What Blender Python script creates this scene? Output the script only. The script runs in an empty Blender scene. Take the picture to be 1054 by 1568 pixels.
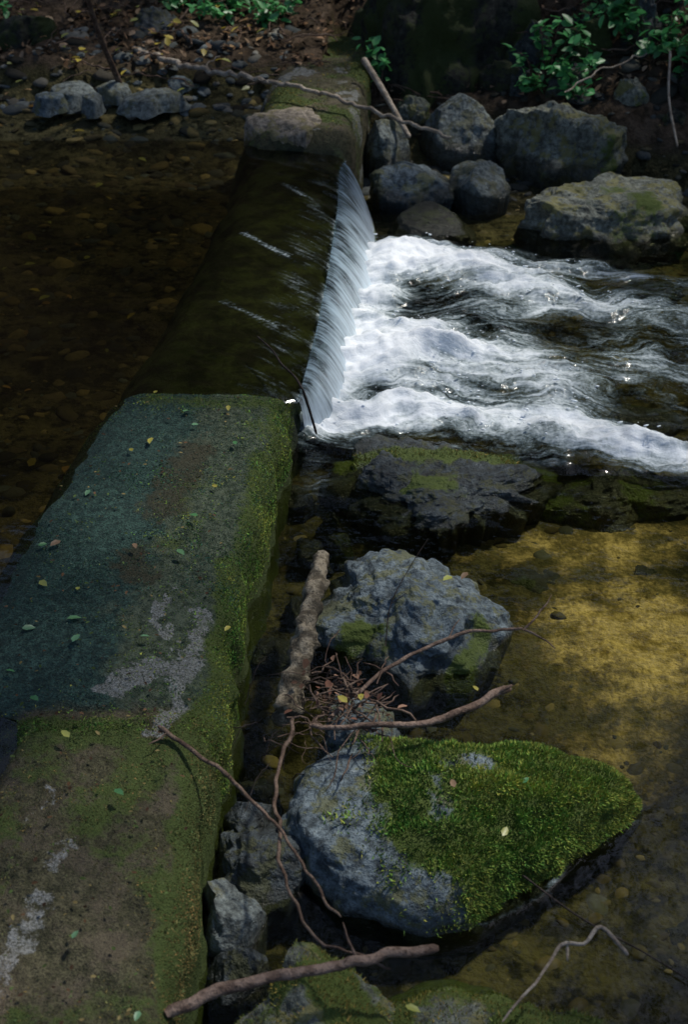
import bpy, math, random
import numpy as np
from mathutils import Vector
random.seed(7); rng=np.random.default_rng(7)
scene=bpy.context.scene
scene.view_settings.view_transform='Standard'
scene.view_settings.look='None'
scene.view_settings.exposure=0

# ---------------------------------------------------------------- noise
def _h(ix,iy,iz,seed):
    n=(ix.astype(np.uint32)*np.uint32(374761393)+iy.astype(np.uint32)*np.uint32(668265263)
       +iz.astype(np.uint32)*np.uint32(2246822519)+np.uint32((seed*3266489917)&0xffffffff))
    n=(n^(n>>np.uint32(13)))*np.uint32(1274126177)
    n=n^(n>>np.uint32(16))
    return (n&np.uint32(0xffffff)).astype(np.float64)/16777215.0
def vn(P,seed=0):
    P=np.asarray(P,float); F=np.floor(P); f=P-F; f=f*f*(3-2*f); I=F.astype(np.int64)
    r=0
    for dx in (0,1):
        for dy in (0,1):
            for dz in (0,1):
                w=(f[:,0] if dx else 1-f[:,0])*(f[:,1] if dy else 1-f[:,1])*(f[:,2] if dz else 1-f[:,2])
                r=r+w*_h(I[:,0]+dx,I[:,1]+dy,I[:,2]+dz,seed)
    return r
def fbm(P,sc=1.0,octv=4,seed=0,gain=.5):
    P=np.asarray(P,float)*sc; a=1;t=0;s=0
    for o in range(octv):
        s=s+a*vn(P+17.3*o,seed+o); t+=a; a*=gain; P=P*2.03
    return s/t
def ridge(P,sc,octv,seed):
    P=np.asarray(P,float)*sc; a=1;t=0;s=0
    for o in range(octv):
        s=s+a*(1-np.abs(2*vn(P+11.1*o,seed+o)-1)); t+=a; a*=.5; P=P*2.1
    return s/t
def xy(x,y,z=0.0):
    x=np.asarray(x,float); return np.stack([x,np.asarray(y,float)+0*x,0*x+z],-1)
def ss(a,b,x): 
    t=np.clip((x-a)/(b-a),0,1); return t*t*(3-2*t)
def seg(x,y,pts,r):
    out=np.zeros_like(x)
    for (p,q) in zip(pts[:-1],pts[1:]):
        dx,dy=q[0]-p[0],q[1]-p[1]; L=dx*dx+dy*dy+1e-9
        t=np.clip(((x-p[0])*dx+(y-p[1])*dy)/L,0,1)
        d=np.hypot(x-p[0]-t*dx,y-p[1]-t*dy)
        w0=p[2] if len(p)>2 else 1; w1=q[2] if len(q)>2 else 1
        out=np.maximum(out,(w0+(w1-w0)*t)*np.exp(-(d/r)**2))
    return out
def gs(x,y,cx,cy,rx,ry): return np.exp(-(((x-cx)/rx)**2+((y-cy)/ry)**2))

# ---------------------------------------------------------------- mesh helpers
def mesh_obj(name,V,loops,starts,mat,smooth=True,attrs=None,uv=None):
    me=bpy.data.meshes.new(name); V=np.asarray(V,np.float32)
    me.vertices.add(len(V)); me.vertices.foreach_set('co',V.ravel())
    me.loops.add(len(loops)); me.loops.foreach_set('vertex_index',np.asarray(loops,np.int32))
    me.polygons.add(len(starts)); me.polygons.foreach_set('loop_start',np.asarray(starts,np.int32))
    me.update(calc_edges=True); me.validate()
    if smooth: me.polygons.foreach_set('use_smooth',np.ones(len(me.polygons),bool))
    for k,a in (attrs or {}).items():
        a=np.asarray(a,np.float32)
        if a.ndim==1:
            at=me.attributes.new(k,'FLOAT','POINT'); at.data.foreach_set('value',a)
        else:
            if a.shape[1]==3: a=np.concatenate([a,np.ones((len(a),1),np.float32)],1)
            at=me.attributes.new(k,'FLOAT_COLOR','POINT'); at.data.foreach_set('color',a.ravel())
    if mat: me.materials.append(mat)
    ob=bpy.data.objects.new(name,me); scene.collection.objects.link(ob); return ob
def grid_faces(nr,nc,off=0,wrap=False):
    r=np.arange(nr-1)[:,None]; c=np.arange(nc if wrap else nc-1)[None,:]; c1=(c+1)%nc
    a=r*nc+c; b=r*nc+c1; d=(r+1)*nc+c; e=(r+1)*nc+c1
    q=np.stack([a,b,e,d],-1).reshape(-1,4)+off
    return q
def grid_obj(name,V,nr,nc,mat,attrs=None,wrap=False,smooth=True,flip=False):
    q=grid_faces(nr,nc,0,wrap)
    if flip: q=q[:,::-1]
    return mesh_obj(name,V,q.ravel(),np.arange(len(q))*4,mat,smooth,attrs)
def inst_obj(name,tv,tf,pos,R,scl,mat,tint=None,smooth=False,extra=None):
    """many copies of one small template baked in a single mesh"""
    tv=np.asarray(tv,float); n=len(pos); nv=len(tv)
    scl=np.asarray(scl,float)
    if scl.ndim==1: scl=scl[:,None]
    L=tv[None]*scl[:,None,:]
    if extra is not None: L=extra(L)
    V=np.einsum('nij,nvj->nvi',R,L)+np.asarray(pos)[:,None,:]
    tl=np.concatenate([np.array(f) for f in tf]); sz=np.array([len(f) for f in tf]); ts=np.concatenate([[0],np.cumsum(sz)[:-1]])
    loops=(tl[None]+np.arange(n)[:,None]*nv).ravel(); st=(ts[None]+np.arange(n)[:,None]*len(tl)).ravel()
    at={}
    if tint is not None: at['tint']=np.repeat(np.asarray(tint),nv,axis=0)
    return mesh_obj(name,V.reshape(-1,3),loops,st,mat,smooth,at)
def rots(n,tilt=.4,yaw=None):
    yaw=rng.uniform(0,2*np.pi,n) if yaw is None else yaw
    tx=rng.normal(0,tilt,n); ty=rng.normal(0,tilt,n)
    def rx(a):
        m=np.zeros((n,3,3)); m[:,0,0]=1; m[:,1,1]=np.cos(a); m[:,2,2]=np.cos(a); m[:,1,2]=-np.sin(a); m[:,2,1]=np.sin(a); return m
    def ry(a):
        m=np.zeros((n,3,3)); m[:,1,1]=1; m[:,0,0]=np.cos(a); m[:,2,2]=np.cos(a); m[:,0,2]=np.sin(a); m[:,2,0]=-np.sin(a); return m
    def rz(a):
        m=np.zeros((n,3,3)); m[:,2,2]=1; m[:,0,0]=np.cos(a); m[:,1,1]=np.cos(a); m[:,0,1]=-np.sin(a); m[:,1,0]=np.sin(a); return m
    return rx(tx)@ry(ty)@rz(yaw)
LEAF_V=[(0,0,0),(.28,.27,.06),(.68,.22,.05),(1,0,-.06),(.68,-.22,.05),(.28,-.27,.06),(.5,0,0)]
LEAF_F=[(0,6,2,1),(6,3,2),(0,5,4,6),(6,4,3)]
def ico(sub):
    import bmesh
    bm=bmesh.new(); bmesh.ops.create_icosphere(bm,subdivisions=sub,radius=1)
    v=[tuple(p.co) for p in bm.verts]; f=[tuple(q.index for q in p.verts) for p in bm.faces]; bm.free(); return np.array(v),f

# ---------------------------------------------------------------- node helpers
class NT:
    def __init__(s,name):
        s.mat=bpy.data.materials.new(name); s.mat.use_nodes=True; s.t=s.mat.node_tree; s.t.nodes.clear()
        s.out=s.t.nodes.new('ShaderNodeOutputMaterial')
    def n(s,typ,ins=None,**pr):
        nd=s.t.nodes.new('ShaderNode'+typ)
        for k,v in pr.items(): setattr(nd,k,v)
        for k,v in (ins or {}).items():
            so=nd.inputs[k]
            if isinstance(v,bpy.types.NodeSocket): s.t.links.new(v,so)
            else:
                if so.type=='RGBA' and len(v)==3: v=(*v,1)
                so.default_value=v
        return nd
    def noise(s,sc,det=4,rough=.55,vec=None,dist=0):
        i={'Scale':sc,'Detail':det,'Roughness':rough,'Distortion':dist}
        if vec is not None: i['Vector']=vec
        return s.n('TexNoise',i).outputs['Fac']
    def pos(s): return s.n('TexCoord').outputs['Object']
    def map(s,vec,scale=(1,1,1),rot=(0,0,0)): return s.n('Mapping',{'Vector':vec,'Scale':scale,'Rotation':rot}).outputs[0]
    def math(s,op,a,b=0.0,c=None,clamp=False):
        i={0:a,1:b}
        if c is not None: i[2]=c
        return s.n('Math',i,operation=op,use_clamp=clamp).outputs[0]
    def step(s,x,a,b): return s.n('MapRange',{'Value':x,'From Min':a,'From Max':b},interpolation_type='SMOOTHSTEP').outputs[0]
    def mix(s,f,a,b,bt='MIX'):
        nd=s.t.nodes.new('ShaderNodeMix'); nd.data_type='RGBA'; nd.blend_type=bt
        for k,v in ((0,f),(6,a),(7,b)):
            so=nd.inputs[k]
            if isinstance(v,bpy.types.NodeSocket): s.t.links.new(v,so)
            else: so.default_value=(*v,1) if (k!=0 and len(v)==3) else v
        return nd.outputs[2]
    def attr(s,name,o='Fac'): return s.n('Attribute',attribute_name=name).outputs[o]
    def bump(s,h,st=.5,dist=.01,nrm=None):
        i={'Height':h,'Strength':st,'Distance':dist}
        if nrm is not None: i['Normal']=nrm
        return s.n('Bump',i).outputs[0]
    def bsdf(s,col,rough=.8,nrm=None,spec=.3,**kw):
        i={'Base Color':col,'Roughness':rough,'Specular IOR Level':spec}
        if nrm is not None: i['Normal']=nrm
        i.update(kw)
        return s.n('BsdfPrincipled',i).outputs[0]
    def diff(s,col,nrm=None):
        i={'Color':col}
        if nrm is not None: i['Normal']=nrm
        return s.n('BsdfDiffuse',i).outputs[0]
    def fin(s,sh): s.t.links.new(sh,s.out.inputs['Surface']); return s.mat

def rock_mat(name,c1,c2,c3,lichen=None,moss1=(.034,.055,.008),moss2=(.095,.130,.024),wet=0.0):
    m=NT(name); p=m.pos()
    n1=m.noise(6,3,.6,p); n2=m.noise(26,5,.74,p); n3=m.noise(120,2,.7,p)
    col=m.mix(m.step(n1,.35,.65),c1,c2); col=m.mix(m.step(n2,.36,.58),tuple(.35*v for v in c1),col); col=m.mix(m.step(n2,.55,.75),col,c3)
    col=m.mix(m.math('MULTIPLY',m.step(n3,.5,.7),.7),col,tuple(.3*v for v in c1))
    if lichen:
        col=m.mix(m.math('MULTIPLY',m.step(m.noise(8,4,.78,p),.50,.58),.75),col,lichen)
    z=m.n('SeparateXYZ',{0:m.n('NewGeometry').outputs['Position']}).outputs[2]
    zn=m.math('ADD',z,m.math('MULTIPLY',m.math('SUBTRACT',n1,.5),.06))
    w=m.math('SUBTRACT',1.0,m.step(zn,.005,.045)); w=m.math('MAXIMUM',w,wet)
    col=m.mix(m.math('MULTIPLY',w,.72),col,(.018,.020,.014))
    mo=m.step(m.math('ADD',m.attr('moss'),m.math('MULTIPLY',m.math('SUBTRACT',n2,.5),.9)),.42,.60)
    col=m.mix(mo,col,m.mix(n3,moss1,moss2))
    rough=m.math('SUBTRACT',.82,m.math('MULTIPLY',w,.6))
    h=m.math('ADD',n2,m.math('MULTIPLY',n3,.3))
    return m.fin(m.bsdf(col,rough,m.bump(h,1.0,.02),.35))

M_rock_blue=rock_mat('blue_grey_stone',(.11,.145,.165),(.17,.215,.24),(.28,.32,.33),(.12,.125,.055))
M_rock_wet=rock_mat('wet_dark_stone',(.05,.065,.075),(.09,.115,.13),(.18,.21,.23),(.065,.07,.022),wet=.35)
M_rock_pale=rock_mat('pale_stone',(.14,.165,.165),(.21,.245,.235),(.32,.35,.33),(.11,.11,.06))
M_rock_lich=rock_mat('lichen_stone',(.15,.165,.14),(.23,.25,.21),(.38,.40,.35),(.18,.17,.055))
M_rock_dark=rock_mat('dark_bank_stone',(.020,.022,.019),(.042,.044,.034),(.08,.08,.065),(.038,.048,.015),moss1=(.016,.026,.005),moss2=(.042,.058,.012))
M_rock_tan=rock_mat('tan_stone',(.25,.215,.17),(.34,.29,.23),(.42,.37,.30),(.17,.15,.06))

def tint_mat(name,trans=0.0,varn=.35,sc=50):
    m=NT(name); p=m.pos(); n=m.noise(sc,2,.6,p); t=m.attr('tint','Color')
    sh=m.diff(m.mix(m.math('MULTIPLY',n,varn*2),t,(.01,.01,.008)))
    if trans:
        sh=m.n('MixShader',{0:trans,1:sh,2:m.n('BsdfTranslucent',{'Color':t}).outputs[0]}).outputs[0]
        sh=m.n('MixShader',{0:.05,1:sh,2:m.n('BsdfGlossy',{'Roughness':.4}).outputs[0]}).outputs[0]
    return m.fin(sh)
M_peb=tint_mat('pebble_stone')
M_leaf=tint_mat('leaf_surface',.3,.15)
M_litter=tint_mat('dry_leaf',0,.25)
m=NT('moss_fronds'); M_mossb=m.fin(m.diff(m.attr('tint','Color')))
m=NT('shade_crown_leaf'); M_crown=m.fin(m.diff(m.attr('tint','Color')))

def bark_mat(name,c1,c2):
    m=NT(name); p=m.pos(); a=m.noise(18,3,.65,p); b=m.noise(110,3,.7,p)
    col=m.mix(m.step(a,.4,.62),c1,c2); col=m.mix(m.step(b,.5,.75),col,tuple(.3*v for v in c1))
    return m.fin(m.bsdf(col,.8,m.bump(m.math('ADD',a,b),.9,.008),.2))
M_bark_pale=bark_mat('weathered_wood',(.22,.18,.14),(.38,.33,.27))
M_bark_brown=bark_mat('brown_bark',(.085,.055,.04),(.17,.12,.09))
M_bark_dark=bark_mat('dark_twig_bark',(.02,.015,.013),(.05,.04,.035))
M_bark_red=bark_mat('reddish_bark',(.12,.08,.06),(.25,.18,.14))
M_bark_log=bark_mat('rotten_log_wood',(.085,.070,.048),(.31,.265,.19))

# ---------------------------------------------------------------- terrain
WRy=[1.0,2.0,2.7,3.2,3.8,4.5,5.06,5.12,5.71,6.42,7.2,7.8,8.1,8.25,9.2,10.3]
WRx=[-.36,-.37,-.38,-.36,-.33,-.26,-.21,-.19,-.13,-.08,-.04,-.03,.03,.07,.16,.20]
WLy=[1.0,2.9,3.12,3.2,3.9,4.5,5.0,5.5,6.3,7.2,8.1,8.5,10.3]
WLx=[-1.0,-.95,-.95,-1.2,-1.14,-1.03,-.93,-.86,-.73,-.62,-.53,-.50,-.38]
def wR(y): return np.interp(y,WRy,WRx)
def wL(y): return np.interp(y,WLy,WLx)
POOL=.262
def terr(x,y):
    P=xy(x,y)
    n=fbm(P,1.3,5,3)-.5; nf=fbm(P,9,4,11)-.5
    cen=(wR(y)+wL(y))/2
    left=.02+.15*n+.12*ss(8.4,9.3,y)
    right=-.20+.16*n
    right=right+.07*gs(x,y,.95,3.9,.55,.8)
    right=right-.10*gs(x,y,.8,2.5,.5,.5)
    z=np.where(x<cen,left,right)
    yb=np.interp(x,[-4,-2.4,-1.7,-.5,.1,.6,1.2,1.7,2.2,4],[8.6,9.3,9.25,9.3,9.2,9.25,9.1,8.55,8.35,7.4])+.45*n
    d=y-yb
    base=np.where(x<cen,.16,-.06)
    bank=base+.16*ss(-.05,.25,d)+.13*np.clip(d,0,1.4)+.55*np.clip(d-1.1,0,.6)+.95*np.clip(d-1.6,0,16)+.3*np.clip(d-17,0,40)+.16*n+.05*nf  # hill out of view steepened to darken the pool's reflection
    right_extra=np.where(x>1.2,.25*np.clip(d,0,1.2),0)
    z=np.where(d>-.05,np.maximum(z,bank+right_extra),z)
    z=np.maximum(z,-.2+.75*np.clip(x-2.6-.4*n,0,2.5)+.5*np.clip(x-5,0,12)+.1*n)
    z=np.where(x<-3,np.maximum(z,.0+.7*np.clip(-x-3.9-.4*n,0,2.5)+.6*np.clip(-x-6.4,0,12)),z)
    z=np.maximum(z,-.15+.55*np.clip(1.3-y,0,2.2)+.1*n)
    return z+.02*nf
def axis(lo,hi,st,far,g=1.13):
    a=list(np.arange(lo,hi,st)); s=st; v=a[-1]
    while v<far: s*=g; v+=s; a.append(v)
    s=st; v=a[0]; b=[]
    while v>-far: s*=g; v-=s; b.append(v)
    return np.array(b[::-1]+a)
ax=axis(-3.2,3.2,.028,70); ay=axis(1.6,11.2,.03,80)
X,Y=np.meshgrid(ax,ay); x=X.ravel(); y=Y.ravel(); z=terr(x,y)
m=NT('stream_ground'); p=m.pos()
a=m.noise(2.2,4,.65,p); b=m.noise(9,4,.74,p); c=m.noise(55,3,.6,p); v=m.n('TexVoronoi',{'Vector':p,'Scale':30.0,'Randomness':1.0}); vc=m.n('SeparateXYZ',{0:v.outputs['Color']}).outputs[0]
col=m.mix(m.step(a,.38,.62),(.026,.026,.014),(.090,.080,.038))
col=m.mix(m.math('MULTIPLY',vc,.45),col,(.14,.12,.06))
col=m.mix(m.step(b,.45,.62),col,(.018,.018,.010))
col=m.mix(m.math('MULTIPLY',m.step(c,.45,.8),.6),col,(.02,.018,.01))
sun_gold=m.attr('sun_gold'); sun_gold=m.step(m.math('ADD',sun_gold,m.math('MULTIPLY',m.math('SUBTRACT',b,.5),1.3)),.22,.85)
gc=m.mix(m.step(b,.35,.60),(.20,.14,.05),(.62,.46,.21)); gc=m.mix(m.math('MULTIPLY',m.step(c,.4,.7),.5),gc,(.14,.105,.04)); gc=m.mix(m.math('MULTIPLY',vc,.35),gc,(.12,.10,.045))  # sand colour brightened to paint in the sunlit patch
col=m.mix(sun_gold,col,gc)
dk=m.attr('dirt'); col=m.mix(dk,col,m.mix(m.step(b,.35,.65),(.028,.022,.016),(.095,.07,.05)))
M_ground=m.fin(m.diff(col,m.bump(c,.9,.02)))
sun_gold=np.clip(1.1*gs(x,y,1.05,4.02,.36,.34)+.65*gs(x,y,.95,4.62,.6,.16)+.55*gs(x,y,.85,3.4,.28,.22)+.75*gs(x,y,-2.5,6.8,.5,.5)+.4*gs(x,y,-1.9,5.3,.3,.4),0,1)  # sandy bed plus sun patch and dapples painted into its colour
dirt=np.clip(ss(.28,.36,z)+ (x>.1)*ss(.02,.1,z),0,1)
ground=grid_obj('ground',np.stack([x,y,z],-1),len(ay),len(ax),M_ground,{'sun_gold':sun_gold,'dirt':dirt})

# ---------------------------------------------------------------- weir wall
ny=620
yy=np.concatenate([np.linspace(1.2,2.0,20),np.linspace(2.0,10.2,ny-20)]); yy[19]=1.99
tz=np.interp(yy,[1,3.06,3.15,5.04,5.14,7.98,8.1,10.3],[.34,.33,.285,.285,.195,.195,.345,.33])
XL=wL(yy)+.035*(fbm(xy(yy*0,yy),6,4,5)-.5)*2; XR=wR(yy)+.035*(fbm(xy(yy*0+9,yy),6,5,6)-.5)*2
rr=np.interp(yy,[1,5.0,5.15,8.0,8.2,10.3],[.11,.10,.03,.03,.08,.08])
V=[]; ntop=66
for i in range(ny):
    xl,xr,t,r=XL[i],XR[i],tz[i],rr[i]
    pts=[(xl-.16*(1-k/9),-.12+(t-.05+.12)*(k/9)**.7) for k in range(9)]
    xa,xb=xl+.02,xr-r
    pts+=[(xa+(xb-xa)*k/(ntop-1),t-.045*math.exp(-k/4.0)) for k in range(ntop)]
    for k in range(1,15):
        an=k/14*math.pi/2; pts.append((xb+r*math.sin(an),t-min(.13,r*1.3)*(1-math.cos(an))))
    zb=pts[-1][1]
    for k in range(1,14): pts.append((xr+.02*k/13,zb+(-.35-zb)*k/13))
    V+= [(a_,yy[i],b_) for a_,b_ in pts]
V=np.array(V); nc=len(V)//ny
n1=fbm(V,4,4,21)-.5; n2=fbm(V,22,4,22)-.5; n3=fbm(V,70,2,23)-.5
x0,y0=V[:,0].copy(),V[:,1].copy()
jag=.10*n2+.16*(fbm(xy(x0,y0*0),7,3,28)-.5)
inalg=ss(3.10,3.16,y0+jag)*(1-ss(5.04,5.14,y0+.3*jag))
inmossy=1-ss(3.07,3.15,y0+jag)
V[:,2]+=.035*n1+.014*n2*(1-.5*inalg)+.006*n3-.025*inmossy*ridge(V,9,2,24)
V[:,0]+=np.where(V[:,2]<.22,.035*n2+.04*n1,0)
wx=x0+.10*n1+.12*n2+.06*n3; wy=y0+.22*n1+.18*n2+.08*(fbm(V,70,2,29)-.5)
edge=wR(y0)-x0
def weir_moss(x,y,e):
    nn=fbm(xy(x,y),9,4,25)-.5; nl=fbm(xy(x,y),3,3,26)-.5
    mo=(1-ss(.02,.13+.12*nl,e+.12*nn))*(y<5.15)*.95
    mo=np.maximum(mo,(1-ss(3.07,3.12,y))*np.clip(.34+1.3*nl+1.1*nn,0,1))
    mo=np.maximum(mo,seg(x,y+.12*nn,[(-1.1,3.07),(-.75,3.05),(-.62,3.02)],.07)*.95)
    mo=np.maximum(mo,(y>8.05)*(.5+1.6*nl+nn))
    mo=np.maximum(mo,.62*seg(x,y,[(-.30,5.0),(-.45,4.97),(-.75,5.0)],.10)*(y<5.1)+.25*nn)
    mo=np.maximum(mo,(y>3.1)*(y<5.1)*(.34*ss(.5,.15,e)+.9*nn+.3*nl))
    return np.clip(mo,0,1)
moss=weir_moss(x0,y0,edge)
x,y=wx,wy
bare=seg(x,y,[(-.66,3.27),(-.57,3.33),(-.50,3.32)],.055)
bare=np.maximum(bare,seg(x,y,[(-.455,3.62),(-.46,3.38),(-.485,3.07)],.036))
bare=np.maximum(bare,seg(x,y,[(-.555,3.72),(-.575,3.6),(-.57,3.45)],.03)*.8)
bare=np.maximum(bare,seg(x,y,[(-.70,2.60),(-.74,2.48)],.05)*.52)
bare=np.maximum(bare,seg(x,y,[(-.75,2.38),(-.79,2.2),(-.84,2.0)],.06)*.58)
bare=np.maximum(bare,seg(x,y,[(-.78,2.8),(-.77,2.76)],.03)*.55)
bare=np.maximum(bare,(y0>8.1)*ss(.08,.22,n1)*.7)
moss=moss*(1-np.clip(bare*1.5,0,1)*(edge>.12))
brown=seg(x,y,[(-.56,4.6),(-.62,4.2)],.09)+seg(x,y,[(-.70,3.9),(-.66,3.8)],.075)
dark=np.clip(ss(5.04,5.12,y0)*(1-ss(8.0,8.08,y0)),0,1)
tan=gs(x0,y0,-.86,2.03,.10,.16)
m=NT('weir_concrete'); p=m.pos()
at=m.n('Attribute',attribute_name='mask'); sp=m.n('SeparateColor',{0:at.outputs['Color']}); al=at.outputs['Alpha']
n1_=m.noise(6,4,.7,p); n2_=m.noise(34,5,.76,p); n3_=m.noise(150,2,.75,p)
alg=m.mix(m.step(n2_,.36,.62),(.011,.034,.029),(.050,.110,.088)); alg=m.mix(m.step(n3_,.42,.66),alg,(.006,.018,.016))
side=m.step(m.math('ADD',m.attr('right'),m.math('MULTIPLY',m.math('SUBTRACT',n1_,.5),1.8)),.35,.75)
alg=m.mix(m.math('MULTIPLY',side,.8),alg,m.mix(m.step(n2_,.38,.62),(.028,.042,.022),(.105,.125,.080)))
oli=m.mix(m.step(n2_,.36,.62),(.036,.037,.015),(.110,.102,.055)); oli=m.mix(m.step(n3_,.42,.7),oli,(.018,.016,.008)); oli=m.mix(m.math('MULTIPLY',m.step(n1_,.48,.62),.6),oli,(.115,.092,.064))
col=m.mix(al,oli,alg)
def th(so,k=.6,a=.42,b=.58): return m.step(m.math('ADD',so,m.math('MULTIPLY',m.math('SUBTRACT',n2_,.5),k)),a,b)
col=m.mix(m.math('MULTIPLY',th(sp.outputs[2],1.2,.35,.75),.8),col,(.035,.030,.014))
conc=m.mix(m.step(n2_,.3,.7),(.15,.155,.145),(.31,.325,.33)); conc=m.mix(m.step(n3_,.45,.65),conc,(.08,.085,.07))
col=m.mix(m.math('MULTIPLY',th(sp.outputs[1],1.0,.42,.56),.85),col,conc)
col=m.mix(m.math('MULTIPLY',m.attr('tan'),.8),col,m.mix(n2_,(.20,.14,.09),(.42,.32,.24)))
mossc=m.mix(n3_,(.032,.052,.010),(.085,.118,.026))
col=m.mix(th(sp.outputs[0],.9,.42,.68),col,mossc)
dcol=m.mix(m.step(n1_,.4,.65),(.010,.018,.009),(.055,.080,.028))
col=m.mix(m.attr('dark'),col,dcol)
h=m.math('ADD',n2_,m.math('MULTIPLY',n3_,.5))
M_weir=m.fin(m.bsdf(col,m.math('SUBTRACT',.85,m.math('MULTIPLY',al,.35)),m.bump(h,1.0,.02),.35))
rightm=ss(.55,.15,edge)*inalg
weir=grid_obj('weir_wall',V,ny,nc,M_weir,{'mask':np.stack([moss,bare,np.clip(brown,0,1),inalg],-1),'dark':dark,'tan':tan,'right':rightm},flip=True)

# ---------------------------------------------------------------- water
def water_mat(name,tint,bumpst=.25,amp=2.9,lo=.06,hi=.80,top=(.84,.88,.92)):
    m=NT(name); p=m.pos(); fl=m.attr('flow','Vector')
    br=m.noise(1.0,3,.6,m.map(fl,(2.6,7,1))); fi=m.noise(1.0,4,.65,m.map(fl,(5,38,1))); gr=m.noise(60,2,.6,p)
    s=m.math('ADD',m.math('ADD',m.math('MULTIPLY',br,.42),m.math('MULTIPLY',fi,.40)),m.math('MULTIPLY',gr,.18))
    fo=m.attr('foam_glint')
    k=m.math('ADD',fo,m.math('MULTIPLY',m.math('SUBTRACT',s,.5),amp))
    f=m.math('MULTIPLY',m.step(k,lo,hi),m.step(fo,.03,.35)); f=m.math('MULTIPLY',f,.96)
    rip=m.noise(9,3,.5,p); turb=m.math('ADD',rip,m.math('MULTIPLY',s,m.math('MULTIPLY',fo,3.0)))
    nr=m.bump(turb,bumpst,.03)
    fr=m.n('Fresnel',{'IOR':1.33,'Normal':nr}).outputs[0]
    tr=m.n('BsdfTransparent',{'Color':tint}).outputs[0]
    gl=m.n('BsdfGlossy',{'Color':(1,1,1,1),'Roughness':.08,'Normal':nr}).outputs[0]
    wa=m.n('MixShader',{0:fr,1:tr,2:gl}).outputs[0]
    fcol=m.mix(m.step(k,.10,1.35),(.17,.25,.27),top)
    fm=m.diff(fcol,m.bump(s,.6,.025))
    return m.fin(m.n('MixShader',{0:f,1:wa,2:fm}).outputs[0])
M_water_dn=water_mat('flowing_water',(.72,.74,.55,1),amp=3.2,lo=.08,hi=.9)
M_water_up=water_mat('pool_water',(.58,.56,.40,1),bumpst=.10,amp=3.4,lo=.18,hi=1.0)

RC=[(-.18,2.97),(-.15,2.83),(-.06,2.72),(0,2.64),(.1,2.63),(.2,2.58),(.38,2.61),(.53,2.71),(.62,2.83),(.78,2.96),(.92,3.05),(.80,3.12),(.5,3.17),(.33,3.24),(.12,3.26),(-.06,3.17)]
ax=axis(-.30,1.95,.0125,30,1.3); ax=np.concatenate([[-.5,-.4],ax[ax>-.31]]); ay=axis(4.7,7.7,.013,6,1.25); ay=ay[(ay>3.4)&(ay<9.6)]; ay=np.concatenate([[-1,0,1,1.8],np.arange(2.3,3.4,.014),ay])
X,Y=np.meshgrid(ax,ay); x=X.ravel(); y=Y.ravel()
wn=fbm(xy(x,y),3,3,40)-.5; wn2=fbm(xy(x,y),9,3,47)-.5
x1,y1=x+.14*wn+.04*wn2,y+.24*wn+.14*wn2
foam_glint=np.zeros_like(x)
foam_glint=np.maximum(foam_glint,seg(x1,y1,[(-.17,5.27),(-.06,5.38),(.04,5.75),(.12,6.4),(.21,7.05)],.16)*1.2)
foam_glint=np.maximum(foam_glint,seg(x1,y1,[(.22,6.97,1.3),(.5,6.93,1.25),(.77,6.72,1.05),(.95,6.58,.85),(1.2,6.5,.65),(1.5,6.4,.5),(2.0,6.2,.35)],.25))
foam_glint=np.maximum(foam_glint,seg(x1,y1,[(.45,7.10,.8),(.9,7.0,.6),(1.3,6.9,.45),(1.8,6.7,.3)],.14))
foam_glint=np.maximum(foam_glint,seg(x1,y1,[(.10,5.80,1.4),(.34,5.95,1.35),(.6,5.88,1.0),(.8,5.75,.75),(.92,5.55,.7)],.27))
foam_glint=np.maximum(foam_glint,seg(x1,y1,[(-.12,5.32,1.15),(.09,5.38,1.15),(.48,5.34,1.1),(.75,5.30,.9),(.97,5.24,1.15),(1.22,5.1,1.15),(1.43,4.98,1.0),(1.9,4.8,.7)],.15))
foam_glint=np.maximum(foam_glint,seg(x1,y1,[(.25,5.6,.9),(.5,5.6,.68),(.7,5.5,.55),(.9,5.42,.75)],.17))
foam_glint=np.maximum(foam_glint,.5*gs(x1,y1,.6,6.3,.45,.28))
foam_glint=np.maximum(foam_glint,.36*gs(x,y,1.5,5.9,.7,.6))
foam_glint=np.maximum(foam_glint,.22*gs(x,y,-.10,4.85,.10,.25))
foam_glint=np.maximum(foam_glint,.30*seg(x,y,[(.0,5.12),(.5,5.1),(.9,4.98)],.07))
foam_glint=foam_glint*(1-.55*gs(x1,y1,.33,6.36,.25,.09))*(1-.8*gs(x1,y1,.13,5.56,.09,.05))*(1-.4*gs(x1,y1,1.05,6.2,.25,.12))*(1-.5*gs(x1,y1,.62,6.05,.12,.05))*(1-.5*gs(x1,y1,.75,5.52,.12,.05))
edgey=y+.25*np.clip(x-.7,0,2)+.12*wn2
foam_glint=np.where(edgey<5.25,np.minimum(foam_glint,.34*ss(4.3,4.6,y)*(x<.15)+.22*(y>4.9)+foam_glint*ss(4.98,5.25,edgey)),foam_glint)
foam_glint=np.maximum(foam_glint,(.20+.5*wn2)*seg(x,y,[(.02,2.63),(.2,2.575),(.38,2.605),(.535,2.705),(.63,2.825),(.79,2.955),(.92,3.035)],.009))  # sparkle at the boulder's waterline painted in as a pale rim
fu=x+.25*(fbm(xy(x,y),2,2,46)-.5); fv=y+.22*x*ss(6.6,5.2,y)-.05*x+.34*wn+.10*wn2
cf=np.clip(foam_glint,0,1)*(y>4)
q=np.stack([fu*3,fv*16,0*fu],-1)
z=.0+cf*.045+.05*cf*(fbm(q,1.0,4,42)-.5)*2+.06*cf*(fbm(xy(x1*4,y1*7),1,3,49)-.5)*2+.03*cf*(fbm(xy(x,y),28,2,43)-.5)
z+=.06*seg(x1,y1,[(.12,5.85),(.4,5.95),(.75,5.8)],.25)+.05*seg(x1,y1,[(.25,6.9),(.65,6.8)],.25)
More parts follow.
